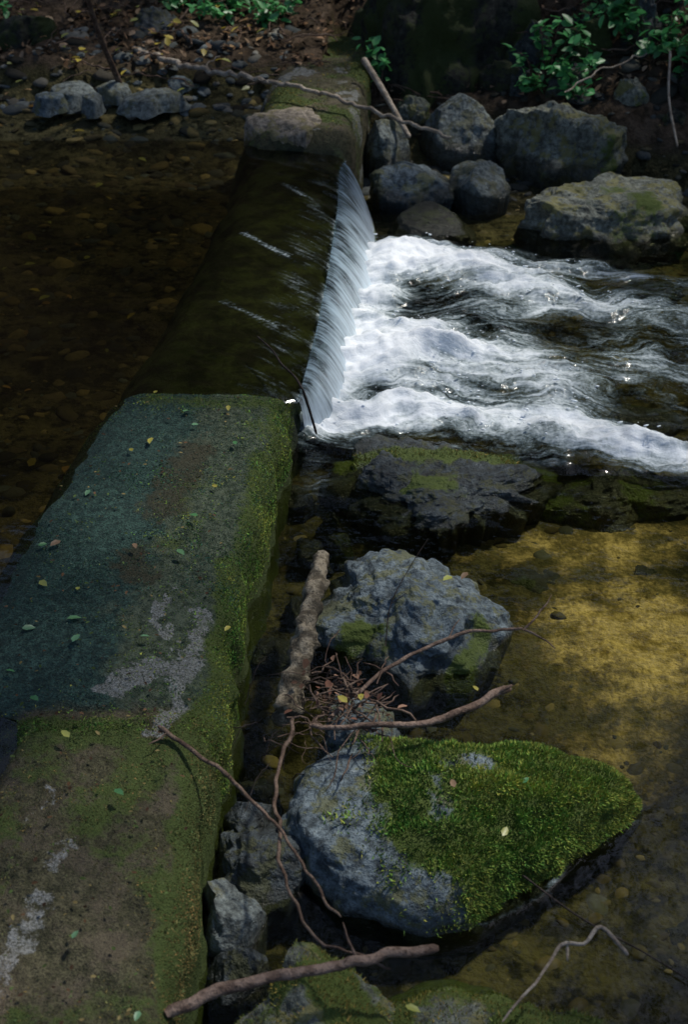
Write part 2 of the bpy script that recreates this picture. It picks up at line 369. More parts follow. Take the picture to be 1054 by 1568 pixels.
z+=.006*(fbm(xy(x,y),6,3,44)-.5)
flow=np.stack([fu,fv,0*fu],-1)
stream_water=grid_obj('stream_water',np.stack([x,y,z],-1),len(ay),len(ax),M_water_dn,{'foam_glint':foam_glint,'flow':flow})
w_=np.where((y>5.1)&(x<1.6)&(x>-.1)&(foam_glint>.4),np.exp(-((foam_glint-.7)/.25)**2),0)*np.gradient(X,axis=1).ravel().clip(0,.02); w_/=w_.sum()
n=420; i=rng.choice(len(x),n,p=w_); sz=.002+.005*rng.random(n)**3
dv,df=ico(1)
m=NT('spray_drop'); M_spray=m.fin(m.diff((.85,.9,.93)))
inst_obj('water_spray',dv,df,np.stack([x[i]+rng.normal(0,.02,n),y[i]+rng.normal(0,.02,n),z[i]+.004+.03*rng.random(n)**2],-1),rots(n,.1,rng.normal(0,.3,n)),np.stack([sz*rng.uniform(1,3,n),sz,sz*.8],-1),M_spray,None,True)

ys=axis(5.0,8.2,.02,6,1.2); ys=ys[(ys>-3)&(ys<9.9)]
ua=axis(.02,1.6,.02,9,1.25); us=np.concatenate([-ua[ua>0][::-1],[0]])
def xright(y):
    l=wR(y)+.01; c=(wR(y)+wL(y))/2
    k=ss(5.03,5.10,y)*(1-ss(7.98,8.1,y)); return c+(l-c)*k
XR2=xright(ys)
X=XR2[:,None]+us[None,:]; Y=np.repeat(ys[:,None],len(us),1); x=X.ravel(); y=Y.ravel()
dl=np.repeat(us[None],len(ys),0).ravel(); spill=ss(5.03,5.10,y)*(1-ss(7.98,8.1,y))
z=POOL-spill*(.035*np.exp(dl/.10)+.015*np.exp(dl/.35))
fu,fv=.77*x-.64*y,.64*x+.77*y
z+=.020*spill*np.exp(dl/.3)*(fbm(np.stack([fu*2.5,fv*13,0*x],-1),1,4,51)-.5)*2+.002*(fbm(xy(x,y),8,3,52)-.5)
foam_glint=np.zeros_like(x)
foam_glint=np.maximum(foam_glint,.62*seg(x,y,[(-.50,6.78),(-.27,6.50)],.02)); foam_glint=np.maximum(foam_glint,.55*seg(x,y,[(-.55,5.98),(-.29,5.73)],.018))  # surface highlights on the spill painted in as white streaks
foam_glint=np.maximum(foam_glint,.42*spill*np.exp(dl/.03)); foam_glint=np.maximum(foam_glint,.3*seg(x,y,[(-.32,7.5),(-.12,7.2)],.03)); foam_glint=np.maximum(foam_glint,.20*spill*np.exp(-((dl+.12)/.14)**2))
pool_water=grid_obj('pool_water',np.stack([x,y,z],-1),len(ys),len(us),M_water_up,{'foam_glint':foam_glint,'flow':np.stack([fu,fv,0*fu],-1)})

m=NT('falling_water'); uvw=m.attr('flow','Vector')
a=m.noise(1.0,4,.6,m.map(uvw,(110,1.3,1))); b=m.noise(1.0,3,.5,m.map(uvw,(16,1.6,1)))
s=m.math('ADD',m.math('MULTIPLY',a,.55),m.math('MULTIPLY',b,.45)); t=m.n('SeparateXYZ',{0:uvw}).outputs[1]
f=m.step(m.math('ADD',s,m.math('MULTIPLY',t,.18)),.38,.72)
nr=m.bump(s,.4,.02)
wa=m.n('MixShader',{0:m.n('Fresnel',{'IOR':1.33,'Normal':nr}).outputs[0],1:m.n('BsdfTransparent',{'Color':(.5,.6,.6,1)}).outputs[0],2:m.n('BsdfGlossy',{'Roughness':.1,'Normal':nr}).outputs[0]}).outputs[0]
fm=m.bsdf(m.mix(t,(.20,.30,.38),(.56,.65,.72)),.4,nr,.4)
M_fall=m.fin(m.n('MixShader',{0:f,1:wa,2:fm}).outputs[0])
ns,nt_=420,40
S=np.linspace(0,1,ns); yl=5.10+S*(7.93-5.10); lx=wR(yl)+.005
by=np.interp(yl,[5.1,5.3,5.7,6.42,7.2,7.93],[5.20,5.36,5.70,6.36,7.1,7.6]); bx=np.interp(by,[5.2,5.36,5.75,6.4,7.2,7.6],[-.15,-.04,.04,.115,.20,.16])
bx=bx+.05*(fbm(xy(by*0,by),5,3,63)-.5)
T=np.linspace(0,1,nt_)
Sx=np.repeat(S[:,None],nt_,1); Tt=np.repeat(T[None],ns,0)
rib=fbm(np.stack([(Sx*12).ravel(),(Tt*1.2).ravel(),0*Sx.ravel()],-1),1,3,61)-.5; rib=rib.reshape(Sx.shape)
Xw=lx[:,None]+(bx-lx)[:,None]*Tt+.02*rib*Tt; Yw=yl[:,None]+(by-yl)[:,None]*Tt; Zw=.222*(1-Tt**1.8)-.02*Tt+.012*rib*Tt
Vw=np.stack([Xw,Yw,Zw],-1).reshape(-1,3)
waterfall=grid_obj('waterfall',Vw,ns,nt_,M_fall,{'flow':np.stack([Sx.ravel(),Tt.ravel(),0*Tt.ravel()],-1)})

# ---------------------------------------------------------------- boulders
def boulder(name,out,z0,h,mat,seed,flat=.6,fac=12,amp=.07,mossf=None,skirt=.3,peak=(0,0),nth=170,nr=54,flare=-.25,rug=1.0,dlo=.70):
    out=np.array(out,float); c=out.mean(0)
    d=out-c; an=np.arctan2(d[:,1],d[:,0]); o=np.argsort(an); an=an[o]; rd=np.hypot(d[:,0],d[:,1])[o]
    th=np.linspace(-np.pi,np.pi,nth,endpoint=False)
    def Rf(t):
        return np.interp((t+np.pi)%(2*np.pi)-np.pi,np.r_[an-2*np.pi,an,an+2*np.pi],np.r_[rd,rd,rd])
    k=np.linspace(-.10,.10,5)
    Rs=lambda t: sum(Rf(t+q) for q in k)/5
    ph=np.linspace(0.02,1,nr)*np.pi/2
    r=np.random.default_rng(seed)
    TH,PH=np.meshgrid(th,ph)
    rho=np.sin(PH)**.85; zz=np.cos(PH)**flat
    U=np.stack([np.cos(TH)*rho,np.sin(TH)*rho,zz],-1).reshape(-1,3)
    for _ in range(fac):
        n=r.normal(size=3); n[2]=abs(n[2])*.9+.15; n/=np.linalg.norm(n)
        dd=r.uniform(dlo,.92); ov=np.maximum(0,U@n-dd); U=U-ov[:,None]*n*.95
    sz=Rs(th).mean()
    loc=U*np.array([sz,sz,h])+r.uniform(-50,50,3)
    dsp=(fbm(loc/sz,1.6,3,seed)-.5)*amp*2.2+rug*((.62-ridge(loc/sz,2.6,4,seed+5))*amp*1.2+(fbm(loc/sz,7,4,seed+7)-.5)*amp*1.0)+(fbm(loc/.03,1,3,seed+9)-.5)*.010/sz
    nrm=U/np.linalg.norm(U,axis=1)[:,None]; U=U+nrm*dsp[:,None]
    ta=np.arctan2(U[:,1],U[:,0]); Rr=Rs(ta)
    Vv=np.stack([c[0]+U[:,0]*Rr+peak[0]*np.clip(U[:,2],0,1),c[1]+U[:,1]*Rr+peak[1]*np.clip(U[:,2],0,1),z0+h*U[:,2]],-1)
    last=Vv[-nth:].copy(); rows=[Vv]
    for q in (.25,.5,1.0):
        l=last.copy(); l[:,2]-=skirt*q; l[:,:2]=c+(l[:,:2]-c)*(1+flare*q); l+= .04*q*(fbm(l,12,2,seed)[:,None]-.5); rows.append(l)
    Vv=np.concatenate(rows); nrr=nr+3
    mo=mossf(Vv[:,0],Vv[:,1],Vv[:,2]) if mossf else np.zeros(len(Vv))
    q=grid_faces(nrr,nth,0,True)[:,::-1]
    top=Vv[:nth].mean(0); V2=np.concatenate([Vv,[top]]); ti=len(Vv)
    tri=np.array([(ti,i,(i+1)%nth) for i in range(nth)])
    loops=np.r_[q.ravel(),tri.ravel()]; st=np.r_[np.arange(len(q))*4,len(q)*4+np.arange(nth)*3]
    return mesh_obj(name,V2,loops,st,mat,True,{'moss':np.r_[mo,mo[0]]})
nz=lambda x,y,s,sd: fbm(xy(x,y),s,4,sd)-.5
rA=boulder('wet_rock_ledge',[(-.04,4.84),(.03,4.64),(.18,4.55),(.32,4.50),(.50,4.54),(.60,4.66),(.78,4.74),(.95,4.84),(1.0,4.98),(.7,5.10),(.45,5.12),(.1,5.12),(-.04,5.02)],-.06,.105,M_rock_wet,1,flat=.35,amp=.20,fac=4,dlo=.8,nth=260,nr=80,rug=1.6,mossf=lambda x,y,z:.75*seg(x,y,[(0,5.0),(.4,4.99),(.9,4.96)],.06)+.55*seg(x,y,[(.30,4.78),(.4,4.75)],.10)+.2+nz(x,y,9,69)*.9)
boulder('wet_rock',[(.02,4.86),(.08,4.72),(.22,4.70),(.36,4.78),(.36,4.95),(.2,5.02),(.06,4.98)],-.03,.10,M_rock_wet,404,flat=.4,amp=.2,fac=8,mossf=lambda x,y,z:.4*seg(x,y,[(0,5.0),(.4,4.99)],.06)+nz(x,y,9,69)*.8)
boulder('wet_rock_ledge',[(.75,4.80),(.95,4.74),(1.2,4.76),(1.42,4.80),(1.45,4.90),(1.1,4.98),(.9,5.0)],-.17,.15,M_rock_lich,401,flat=.35,amp=.20,fac=5,mossf=lambda x,y,z:.45+nz(x,y,6,68)*1.2)
rB=boulder('blue_boulder',[(-.09,3.83),(.0,3.73),(.12,3.70),(.26,3.52),(.42,3.54),(.48,3.75),(.56,3.92),(.53,4.1),(.38,4.2),(.22,4.32),(-.03,4.36),(-.10,4.1)],-.03,.20,M_rock_blue,21,flat=.45,amp=.20,fac=14,dlo=.78,nth=220,nr=66,mossf=lambda x,y,z:.65*seg(x,y,[(.02,3.82),(.14,3.74)],.08)+.7*seg(x,y,[(.46,3.8),(.38,3.62)],.06)+nz(x,y,8,70)*.9)
fC=lambda x,y,z: np.clip(.5+3.2*((x-.17+.35*(y-2.9)+nz(x,y,7,71)*.5)-.35*np.clip(y-3.0,0,1)) ,0,1)*(1-.9*gs(x,y,.38,3.02,.07,.04))*(1-.8*gs(x,y,.25,2.62,.05,.03))*(z>.0)
rC=boulder('mossy_boulder',RC,-.03,.25,M_rock_blue,3,flat=.75,amp=.085,fac=6,dlo=.82,peak=(-.05,0),mossf=fC,nth=240,nr=66)
rC2=boulder('blue_stone',[(-.1,3.22),(.02,3.15),(.15,3.2),(.17,3.35),(.05,3.46),(-.07,3.38)],-.03,.2,M_rock_blue,4,amp=.12)
fD=lambda x,y,z: np.clip(.45+nz(x,y,7,72)*1.8,0,1)
rD1=boulder('mossy_rock',[(-.33,1.8),(-.34,2.15),(-.22,2.42),(-.1,2.54),(.05,2.5),(.17,2.38),(.2,2.0),(.0,1.7)],-.05,.27,M_rock_lich,5,flat=.6,mossf=fD,amp=.10)
rD2=boulder('mossy_rock',[(.0,1.75),(.02,2.2),(.15,2.42),(.44,2.42),(.62,2.33),(.76,2.2),(.7,1.8),(.3,1.6)],-.05,.2,M_rock_lich,6,flat=.6,mossf=lambda x,y,z:np.clip(.65+nz(x,y,7,73)*1.3,0,1),amp=.09)
boulder('dark_stone',[(-.36,2.85),(-.35,2.68),(-.22,2.6),(-.13,2.72),(-.16,2.95),(-.27,3.0)],-.04,.16,M_rock_wet,7,amp=.12)
boulder('dark_stone',[(-.36,3.0),(-.3,2.9),(-.22,2.93),(-.2,3.04),(-.3,3.08)],-.04,.12,M_rock_wet,77)
boulder('pale_stone',[(-.37,2.62),(-.35,2.5),(-.28,2.5),(-.22,2.58),(-.26,2.72),(-.34,2.76)],-.04,.16,M_rock_pale,8,amp=.07,fac=6)
boulder('dark_stone',[(-.36,2.47),(-.33,2.36),(-.24,2.36),(-.19,2.45),(-.25,2.52)],-.04,.12,M_rock_wet,9)
for i,(cx,cy,r,zt) in enumerate([(-.22,3.9,.10,-.06),(-.12,4.45,.09,-.03),(-.2,4.85,.10,-.02),(-.05,4.62,.07,-.01),(-.26,3.2,.09,-.05),(1.15,4.45,.13,-.12),(.75,4.35,.15,-.11),(1.3,5.6,.16,-.06),(1.6,6.9,.2,-.04),(1.15,7.0,.14,-.05),(.98,2.75,.16,-.12),(1.25,3.3,.15,-.1),(-.15,4.15,.08,-.04),(-.02,4.48,.06,-.02)]):
    a=np.linspace(0,2*np.pi,7,endpoint=False); q=r*rng.uniform(.75,1.25,7)
    boulder('submerged_rock',np.stack([cx+q*np.cos(a)*1.2,cy+q*np.sin(a)],-1),zt-.13,.13,M_rock_dark,300+i,nth=60,nr=20,amp=.12,mossf=lambda x,y,z:.3+nz(x,y,6,74))
# far rocks
boulder('angular_rock',[(.49,8.97),(.66,8.8),(.98,8.85),(1.02,9.1),(.85,9.35),(.5,9.3)],-.05,.34,M_rock_pale,31,flat=.35,fac=18,amp=.05)
boulder('angular_rock',[(.14,8.66),(.25,8.52),(.39,8.68),(.36,8.9),(.17,8.9)],-.03,.24,M_rock_pale,12,fac=12)
boulder('river_rock',[(.16,8.15),(.33,7.9),(.60,7.98),(.66,8.25),(.45,8.45),(.22,8.4)],-.05,.18,M_rock_blue,13,flat=.5,fac=6,amp=.1)
boulder('river_rock',[(.68,8.1),(.79,7.92),(.97,8.15),(.93,8.38),(.72,8.42)],-.04,.20,M_rock_pale,14,fac=14)
boulder('bank_rock',[(.98,8.95),(1.05,8.6),(1.2,8.43),(1.47,8.36),(1.82,8.55),(1.75,8.8),(1.5,9.0),(1.2,9.4)],-.05,.34,M_rock_lich,15,fac=12,amp=.2,mossf=lambda x,y,z:.28+nz(x,y,5,75))
boulder('lichen_boulder',[(.86,7.5),(1.13,7.27),(1.35,7.32),(1.52,7.22),(1.87,7.42),(1.98,7.8),(1.7,8.05),(1.4,7.95),(1.15,8.05),(.9,7.8)],-.05,.26,M_rock_lich,16,flat=.5,fac=9,amp=.2,mossf=lambda x,y,z:.60*gs(x,y,1.6,7.5,.25,.3)+.4*gs(x,y,1.0,7.5,.1,.15)+nz(x,y,6,76)*.8)
boulder('submerged_rock',[(.24,7.55),(.42,7.28),(.70,7.35),(.68,7.75),(.42,7.88)],-.07,.14,M_rock_dark,17)
boulder('flat_weir_rock',[(-.54,8.2),(-.42,8.05),(-.22,8.02),(-.12,8.15),(-.17,8.45),(-.35,8.55),(-.5,8.45)],.33,.08,M_rock_tan,18,flat=.4,amp=.14,skirt=.12,flare=0)
boulder('dark_mossy_boulder',[(.02,9.75),(.3,9.45),(.8,9.45),(1.15,9.7),(1.3,10.3),(.9,10.9),(.2,10.9),(-.05,10.3)],.1,1.15,M_rock_dark,19,flat=.6,amp=.18,mossf=lambda x,y,z:.5+nz(x,y,4,77)*1.8,flare=0)
fr=[(1.25,9.75,.22,.35),(1.0,9.6,.18,.35),(1.62,9.5,.2,.4),(1.95,9.45,.18,.55),(2.3,9.0,.25,.3),(2.15,9.9,.3,.6),(1.45,9.3,.14,.3),(2.45,8.5,.2,.3),(1.8,9.0,.13,.25),(2.7,9.6,.3,.6),(1.85,9.75,.16,.5),(-2.2,9.9,.25,.3),(-1.3,10.1,.2,.25),(.45,9.35,.13,.25),(2.05,8.75,.12,.2),(1.15,9.5,.12,.3)]
for i,(cx,cy,r,h) in enumerate(fr):
    a=np.linspace(0,2*np.pi,7,endpoint=False); rr_=r*rng.uniform(.7,1.25,7)
    zt=float(terr(np.array([cx]),np.array([cy]))[0])
    boulder('bank_stone',np.stack([cx+rr_*np.cos(a),cy+rr_*.85*np.sin(a)],-1),zt-.06,h*.75,M_rock_wet if i%3==0 else M_rock_lich if i in (3,8,10,13) else M_rock_dark,100+i,nth=90,nr=30,amp=.14,flare=0,mossf=lambda x,y,z:.4+nz(x,y,5,78))
# ---------------------------------------------------------------- pebbles
iv,iff=ico(2)
def pebbles(name,P,sz,tint,zsc=.6):
    n=len(P); scl=np.stack([sz*rng.uniform(.8,1.5,n),sz*rng.uniform(.6,1.1,n),sz*zsc*rng.uniform(.4,.9,n)],-1)
    jit=1+ .34*(rng.random((n,len(iv),1))-.5)
    return inst_obj(name,iv,iff,P,rots(n,.2),scl,M_peb,tint,True,lambda L:L*jit)
def cols(n,base,var=.5):
    base=np.array(base); i=rng.integers(0,len(base),n); return base[i]*rng.uniform(1-var,1+var,(n,1))
brn=[(.09,.078,.042),(.13,.105,.055),(.065,.065,.048),(.22,.17,.07),(.09,.10,.08)]
n=3600; px=rng.uniform(-3.6,-.5,n); py=rng.uniform(2.6,9.3,n); k=px<wL(py)-.10; px,py=px[k],py[k]; n=len(px)
sz=.012+.06*rng.random(n)**3.5
pebbles('pool_bed_pebbles',np.stack([px,py,terr(px,py)-sz*.2],-1),sz,cols(n,brn))
n=3000; px=rng.uniform(-.3,2.6,n); py=rng.uniform(2.2,8.8,n); sz=.008+.032*rng.random(n)**3
k=~((gs(px,py,1.0,4.1,.5,.6)>.4)&(rng.random(n)<.85)); px,py,sz=px[k],py[k],sz[k]; n=len(px)
pebbles('stream_bed_pebbles',np.stack([px,py,terr(px,py)-sz*.25],-1),sz,cols(n,[(.10,.08,.04),(.13,.11,.06),(.08,.07,.045),(.24,.19,.09),(.09,.09,.07)],.35))
n=260; px=rng.uniform(-2.6,-.35,n); py=9.15+rng.random(n)**1.5*.9; sz=.02+.06*rng.random(n)**2.5
pebbles('bank_gravel',np.stack([px,py,terr(px,py)-sz*.1],-1),sz,cols(n,[(.16,.18,.18),(.10,.11,.11),(.22,.21,.18),(.06,.055,.045)],.5))
for i,(cx,cy,r) in enumerate([(-1.74,9.25,.10),(-1.66,9.45,.06),(-1.50,9.26,.075),(-1.40,9.46,.09),(-1.22,9.10,.12),(-1.86,9.05,.06),(-1.60,9.02,.055),(-1.08,9.45,.1),(-.75,9.6,.12)]):
    a=np.linspace(0,2*np.pi,6,endpoint=False); q=r*rng.uniform(.7,1.3,6)
    boulder('shore_stone',np.stack([cx+q*1.3*np.cos(a),cy+q*1.1*np.sin(a)],-1),.24,.045,M_rock_blue if i%2 else M_rock_pale,200+i,nth=50,nr=18,flare=.3,skirt=.08,fac=5,amp=.1)
n=300; px=rng.uniform(.1,2.6,n); py=rng.uniform(8.3,10.3,n); sz=.02+.07*rng.random(n)**3
pebbles('bank_rubble',np.stack([px,py,terr(px,py)],-1),sz,cols(n,[(.09,.10,.10),(.06,.06,.05),(.14,.14,.12)],.5))

# ---------------------------------------------------------------- moss fronds
def sample(ob,n,mask):
    me=ob.data; nv=len(me.vertices); co=np.empty(nv*3,np.float32); me.vertices.foreach_get('co',co); co=co.reshape(-1,3)
    no=np.empty(nv*3,np.float32); me.vertices.foreach_get('normal',no); no=no.reshape(-1,3)
    me.calc_loop_triangles(); tr=np.empty(len(me.loop_triangles)*3,np.int32); me.loop_triangles.foreach_get('vertices',tr); tr=tr.reshape(-1,3)
    A,B,C=co[tr[:,0]],co[tr[:,1]],co[tr[:,2]]; ar=np.linalg.norm(np.cross(B-A,C-A),axis=1)/2
    w=mask(co[:,0],co[:,1],co[:,2]); w=np.clip(w[tr].mean(1),0,1)**1.7*ar
    i=rng.choice(len(tr),n,p=w/w.sum()); a=rng.random(n); b=rng.random(n); f=a+b>1; a[f]=1-a[f]; b[f]=1-b[f]
    P=A[i]+(B-A)[i]*a[:,None]+(C-A)[i]*b[:,None]; return P,no[tr[i,0]]
FR=[]; FN=[]; FS=[]; FT=[]
def moss_on(ob,n,mask,size,base,var=.45):
    P,Nn=sample(ob,n,mask); k=P[:,2]>-.005
    P,Nn=P[k],Nn[k]; n=len(P)
    g=np.clip(fbm(P,20,3,91)*1.9-.45,0,1)[:,None]; g2=np.clip(fbm(P,5,3,93)*2-.5,0,1)[:,None]
    t=np.array(base)*(.25+1.0*g+.7*g2)*rng.uniform(1-var,1+var,(n,1)); t[:,0]*=rng.uniform(.7,1.4,n)*(.8+.5*g2[:,0])
    FR.append(P); FN.append(Nn); FS.append(size*rng.uniform(.6,1.4,n)*(.6+.8*g[:,0])); FT.append(t)
G1=(.13,.21,.045); G2=(.12,.14,.04)
moss_on(rC,54000,lambda x,y,z:fC(x,y,z)*(z>0),.011,G1)
moss_on(rD1,11000,lambda x,y,z:fD(x,y,z)*(y>2.1),.008,G2)
moss_on(rD2,15000,lambda x,y,z:np.clip(.65+nz(x,y,7,73)*1.3,0,1)*(y>2.05),.009,G2)
moss_on(weir,30000,lambda x,y,z:weir_moss(x,y,wR(y)-x)*(y>3.0)*(y<5.12)*(z>.05),.009,(.11,.175,.038))
moss_on(weir,28000,lambda x,y,z:(y<3.1)*(y>1.95)*(z>.1)*weir_moss(x,y,wR(y)-x),.007,(.105,.108,.042))
moss_on(weir,9000,lambda x,y,z:(y>8.08)*(z>.2)*weir_moss(x,y,wR(y)-x),.014,(.13,.135,.04))
moss_on(weir,34000,lambda x,y,z:(y>3.14)*(y<5.06)*(z>.2)*np.clip(.5+1.6*nz(x,y,5,82),0,1),.006,(.044,.086,.062))
moss_on(rA,3000,lambda x,y,z:.9*seg(x,y,[(0,5.0),(.4,4.99),(.9,4.95)],.05),.01,G2)
P=np.concatenate(FR); Nn=np.concatenate(FN); S_=np.concatenate(FS); Tn=np.concatenate(FT); n=len(P)
dirn=Nn*.8+rng.normal(0,.45,(n,3)); dirn[:,2]+=.15; dirn/=np.linalg.norm(dirn,axis=1)[:,None]
sd=np.cross(dirn,rng.normal(size=(n,3))); sd/=np.linalg.norm(sd,axis=1)[:,None]
a=P-sd*S_[:,None]*.22-Nn*.002; b=P+sd*S_[:,None]*.22-Nn*.002; c=P+dirn*S_[:,None]
V=np.stack([a,b,c],1).reshape(-1,3)
mesh_obj('moss_carpet',V,np.arange(3*n),np.arange(n)*3,M_mossb,False,{'tint':np.repeat(Tn,3,0)})

# ---------------------------------------------------------------- sticks
def tube_data(pts,r0,r1,k=8,step=.012,rough=.12,seed=0,wob=.0,flat=1.0):
    P=[Vector(p) for p in pts]; out=[]
    E=[P[0]*2-P[1]]+P+[P[-1]*2-P[-2]]
    for i in range(1,len(E)-2):
        L=(E[i+1]-E[i]).length; m_=max(2,int(L/step))
        for j in range(m_):
            t=j/m_; a,b,c,d=E[i-1],E[i],E[i+1],E[i+2]
            out.append(.5*((2*b)+(c-a)*t+(2*a-5*b+4*c-d)*t*t+(3*b-a-3*c+d)*t*t*t))
    out.append(P[-1]); C=np.array([tuple(q) for q in out]); n=len(C)
    C=C+wob*(np.stack([fbm(C,18,2,seed+q) for q in range(3)],-1)-.5)
    T=np.gradient(C,axis=0); T/=np.linalg.norm(T,axis=1)[:,None]+1e-9
    up=np.array([.13,.21,.97]); A=np.cross(T,up); A/=np.linalg.norm(A,axis=1)[:,None]+1e-9; B=np.cross(T,A)
    tt=np.linspace(0,1,n); R=r0+(r1-r0)*tt; R[0]*=.6; R[-1]*=.6
    an=np.linspace(0,2*np.pi,k,endpoint=False)
    V=C[:,None]+ (A[:,None]*np.cos(an)[None,:,None]+B[:,None]*np.sin(an)[None,:,None])*R[:,None,None]
    V=V.reshape(-1,3); nn=fbm(V,45,3,seed)-.5; kn=fbm(V,12,2,seed+3)-.5
    V=V+(V-np.repeat(C,k,0))*((nn*rough*3+kn*rough*2)[:,None])
    return V,n,k
def stick(name,branches,mat,**kw):
    Vs=[];loops=[];st=[];off=0;lo=0
    for i,(pts,r0,r1) in enumerate(branches):
        V,n,k=tube_data(pts,r0,r1,seed=i+len(name),**kw)
        q=grid_faces(n,k,off,True); Vs.append(V); loops.append(q.ravel()); st.append(lo+np.arange(len(q))*4); lo+=len(q)*4
        for base in (0,(n-1)*k):
            loops.append(off+base+np.arange(k)); st.append(np.array([lo])); lo+=k
        off+=len(V)
    return mesh_obj(name,np.concatenate(Vs),np.concatenate(loops),np.concatenate(st),mat,True)
stick('driftwood_log',[([(-.072,3.98,.25),(-.10,3.78,.21),(-.135,3.55,.17),(-.17,3.32,.11)],.026,.044),([(-.085,4.0,.24),(-.10,3.8,.22),(-.12,3.62,.195)],.012,.017),([(-.11,3.6,.17),(-.155,3.45,.14),(-.20,3.31,.08)],.018,.024)],M_bark_log,k=20,rough=.45)
stick('fallen_branch',[([(-1.42,9.75,.36),(-1.1,9.35,.39),(-.75,8.98,.42),(-.385,8.73,.44),(-.03,8.45,.42),(.28,8.30,.36),(.64,8.22,.27)],.021,.010),([(-.6,8.86,.43),(-.45,8.62,.47)],.006,.003),([(-.9,9.12,.41),(-.8,9.3,.45)],.006,.003)],M_bark_pale,k=10,wob=.05)
stick('broken_stick',[([(.12,9.10,.48),(.25,8.88,.33),(.40,8.6,.14)],.022,.016)],M_bark_pale,k=10)
stick('leaning_stick',[([(-1.56,8.90,.98),(-1.52,9.1,.62),(-1.45,9.3,.26)],.014,.020)],M_bark_brown,k=10)
stick('black_twig',[([(-.37,5.53,.30),(-.30,5.38,.31),(-.255,5.25,.31),(-.20,5.18,.29),(-.165,5.12,.26)],.0035,.005),([(-.165,5.12,.26),(-.14,5.10,.18),(-.112,5.08,.08)],.006,.005)],M_bark_dark)
stick('long_twig',[([(-.51,3.0,.345),(-.347,2.86,.33),(-.217,2.73,.30),(-.163,2.66,.29),(-.093,2.53,.28),(-.01,2.40,.26)],.0065,.0035),([(-.48,2.98,.345),(-.53,2.93,.35)],.003,.002)],M_bark_brown,wob=.02)
stick('crooked_twig',[([(-.135,3.12,.27),(-.167,2.98,.26),(-.19,2.83,.25),(-.17,2.70,.26),(-.16,2.57,.26),(-.116,2.44,.26),(-.08,2.34,.27),(-.01,2.29,.27),(.11,2.26,.25)],.0065,.003)],M_bark_brown,wob=.03)
stick('forked_branch',[([(-.05,3.17,.22),(.035,3.27,.24),(.184,3.41,.26),(.348,3.49,.28),(.46,3.53,.27),(.555,3.56,.25)],.007,.005),([(.555,3.56,.25),(.61,3.55,.24),(.66,3.51,.22)],.0045,.002),([(.555,3.56,.25),(.61,3.61,.27),(.66,3.69,.29)],.004,.002),([(.30,3.47,.27),(.36,3.55,.30)],.003,.0015)],M_bark_red,wob=.02)
stick('thick_branch',[([(-.10,3.12,.24),(.06,3.10,.26),(.23,3.11,.27),(.33,3.14,.28),(.48,3.22,.30)],.007,.013),([(.44,3.195,.30),(.49,3.205,.325)],.006,.006)],M_bark_red,k=10,wob=.02)
stick('cut_stick',[([(-.40,2.10,.28),(-.29,2.15,.30),(-.12,2.20,.30),(.05,2.25,.29),(.225,2.30,.27)],.015,.011),([(.03,2.24,.30),(.0,2.33,.33)],.004,.002)],M_bark_red,k=12,wob=.02)
stick('curved_twig',[([(.37,2.17,.17),(.47,2.28,.19),(.53,2.36,.21),(.585,2.355,.22),(.63,2.40,.23),(.69,2.34,.20)],.003,.006),([(.545,2.36,.21),(.54,2.32,.20)],.005,.003)],M_bark_pale,wob=.01)
stick('thin_twig',[([(.13,3.54,.20),(.15,3.68,.26),(.22,3.84,.30),(.28,3.95,.33)],.002,.001),([(.15,3.68,.26),(.20,3.70,.29)],.0015,.001)],M_bark_dark)
stick('thin_twig',[([(.47,2.75,.05),(.62,2.62,.02),(.78,2.50,.015),(.9,2.40,.01)],.003,.002)],M_bark_dark)
stick('bank_twig',[([(2.02,9.0,.55),(1.98,8.7,.35),(2.0,8.4,.15)],.009,.007)],M_bark_pale)
stick('bank_twig',[([(1.35,8.75,.38),(1.6,8.95,.45),(1.9,9.1,.5)],.006,.005)],M_bark_pale,wob=.05)
br=[]
for i in range(80):
    cx,cy=rng.normal(-.01,.075),rng.normal(3.22,.09); L=rng.uniform(.03,.12); a=rng.uniform(0,6.28); dz=rng.normal(0,.02); z0=.19+rng.random()*.06-.25*max(0,-.08-cx)
    br.append(([(cx-L*math.cos(a),cy-L*math.sin(a),z0-dz),(cx+rng.normal(0,.012),cy+rng.normal(0,.012),z0+.01),(cx+L*math.cos(a),cy+L*math.sin(a),z0+dz)],*(lambda r_:(r_,r_*.6))(rng.uniform(.0012,.004))))
stick('twig_tangle',br,M_bark_brown,k=6,step=.02,wob=.05)
br=[]
for i in range(16):
    cx,cy=rng.normal(-.2,.06),rng.uniform(3.0,3.6); L=rng.uniform(.06,.14); a=rng.uniform(0,6.28)
    br.append(([(cx-L*math.cos(a),cy-L*math.sin(a),.06),(cx,cy,.12),(cx+L*math.cos(a),cy+L*math.sin(a),.10)],.0018,.001))
stick('twig_debris',br,M_bark_dark,k=6,step=.02,wob=.04)
br=[]
for i in range(170):
    cx=rng.uniform(-2.9,2.7); cy=rng.uniform(9.3,10.8) ; L=rng.uniform(.08,.35); a=rng.uniform(0,6.28)
    zt=float(terr(np.array([cx]),np.array([cy]))[0]); r_=rng.uniform(.003,.008)
    br.append(([(cx-L*math.cos(a),cy-L*math.sin(a)*.5,zt+.03),(cx,cy,zt+.07),(cx+L*math.cos(a),cy+L*math.sin(a)*.5,zt+.06)],r_,r_*.6))
stick('bank_twig_litter',br,M_bark_brown,k=6,step=.04,wob=.08)

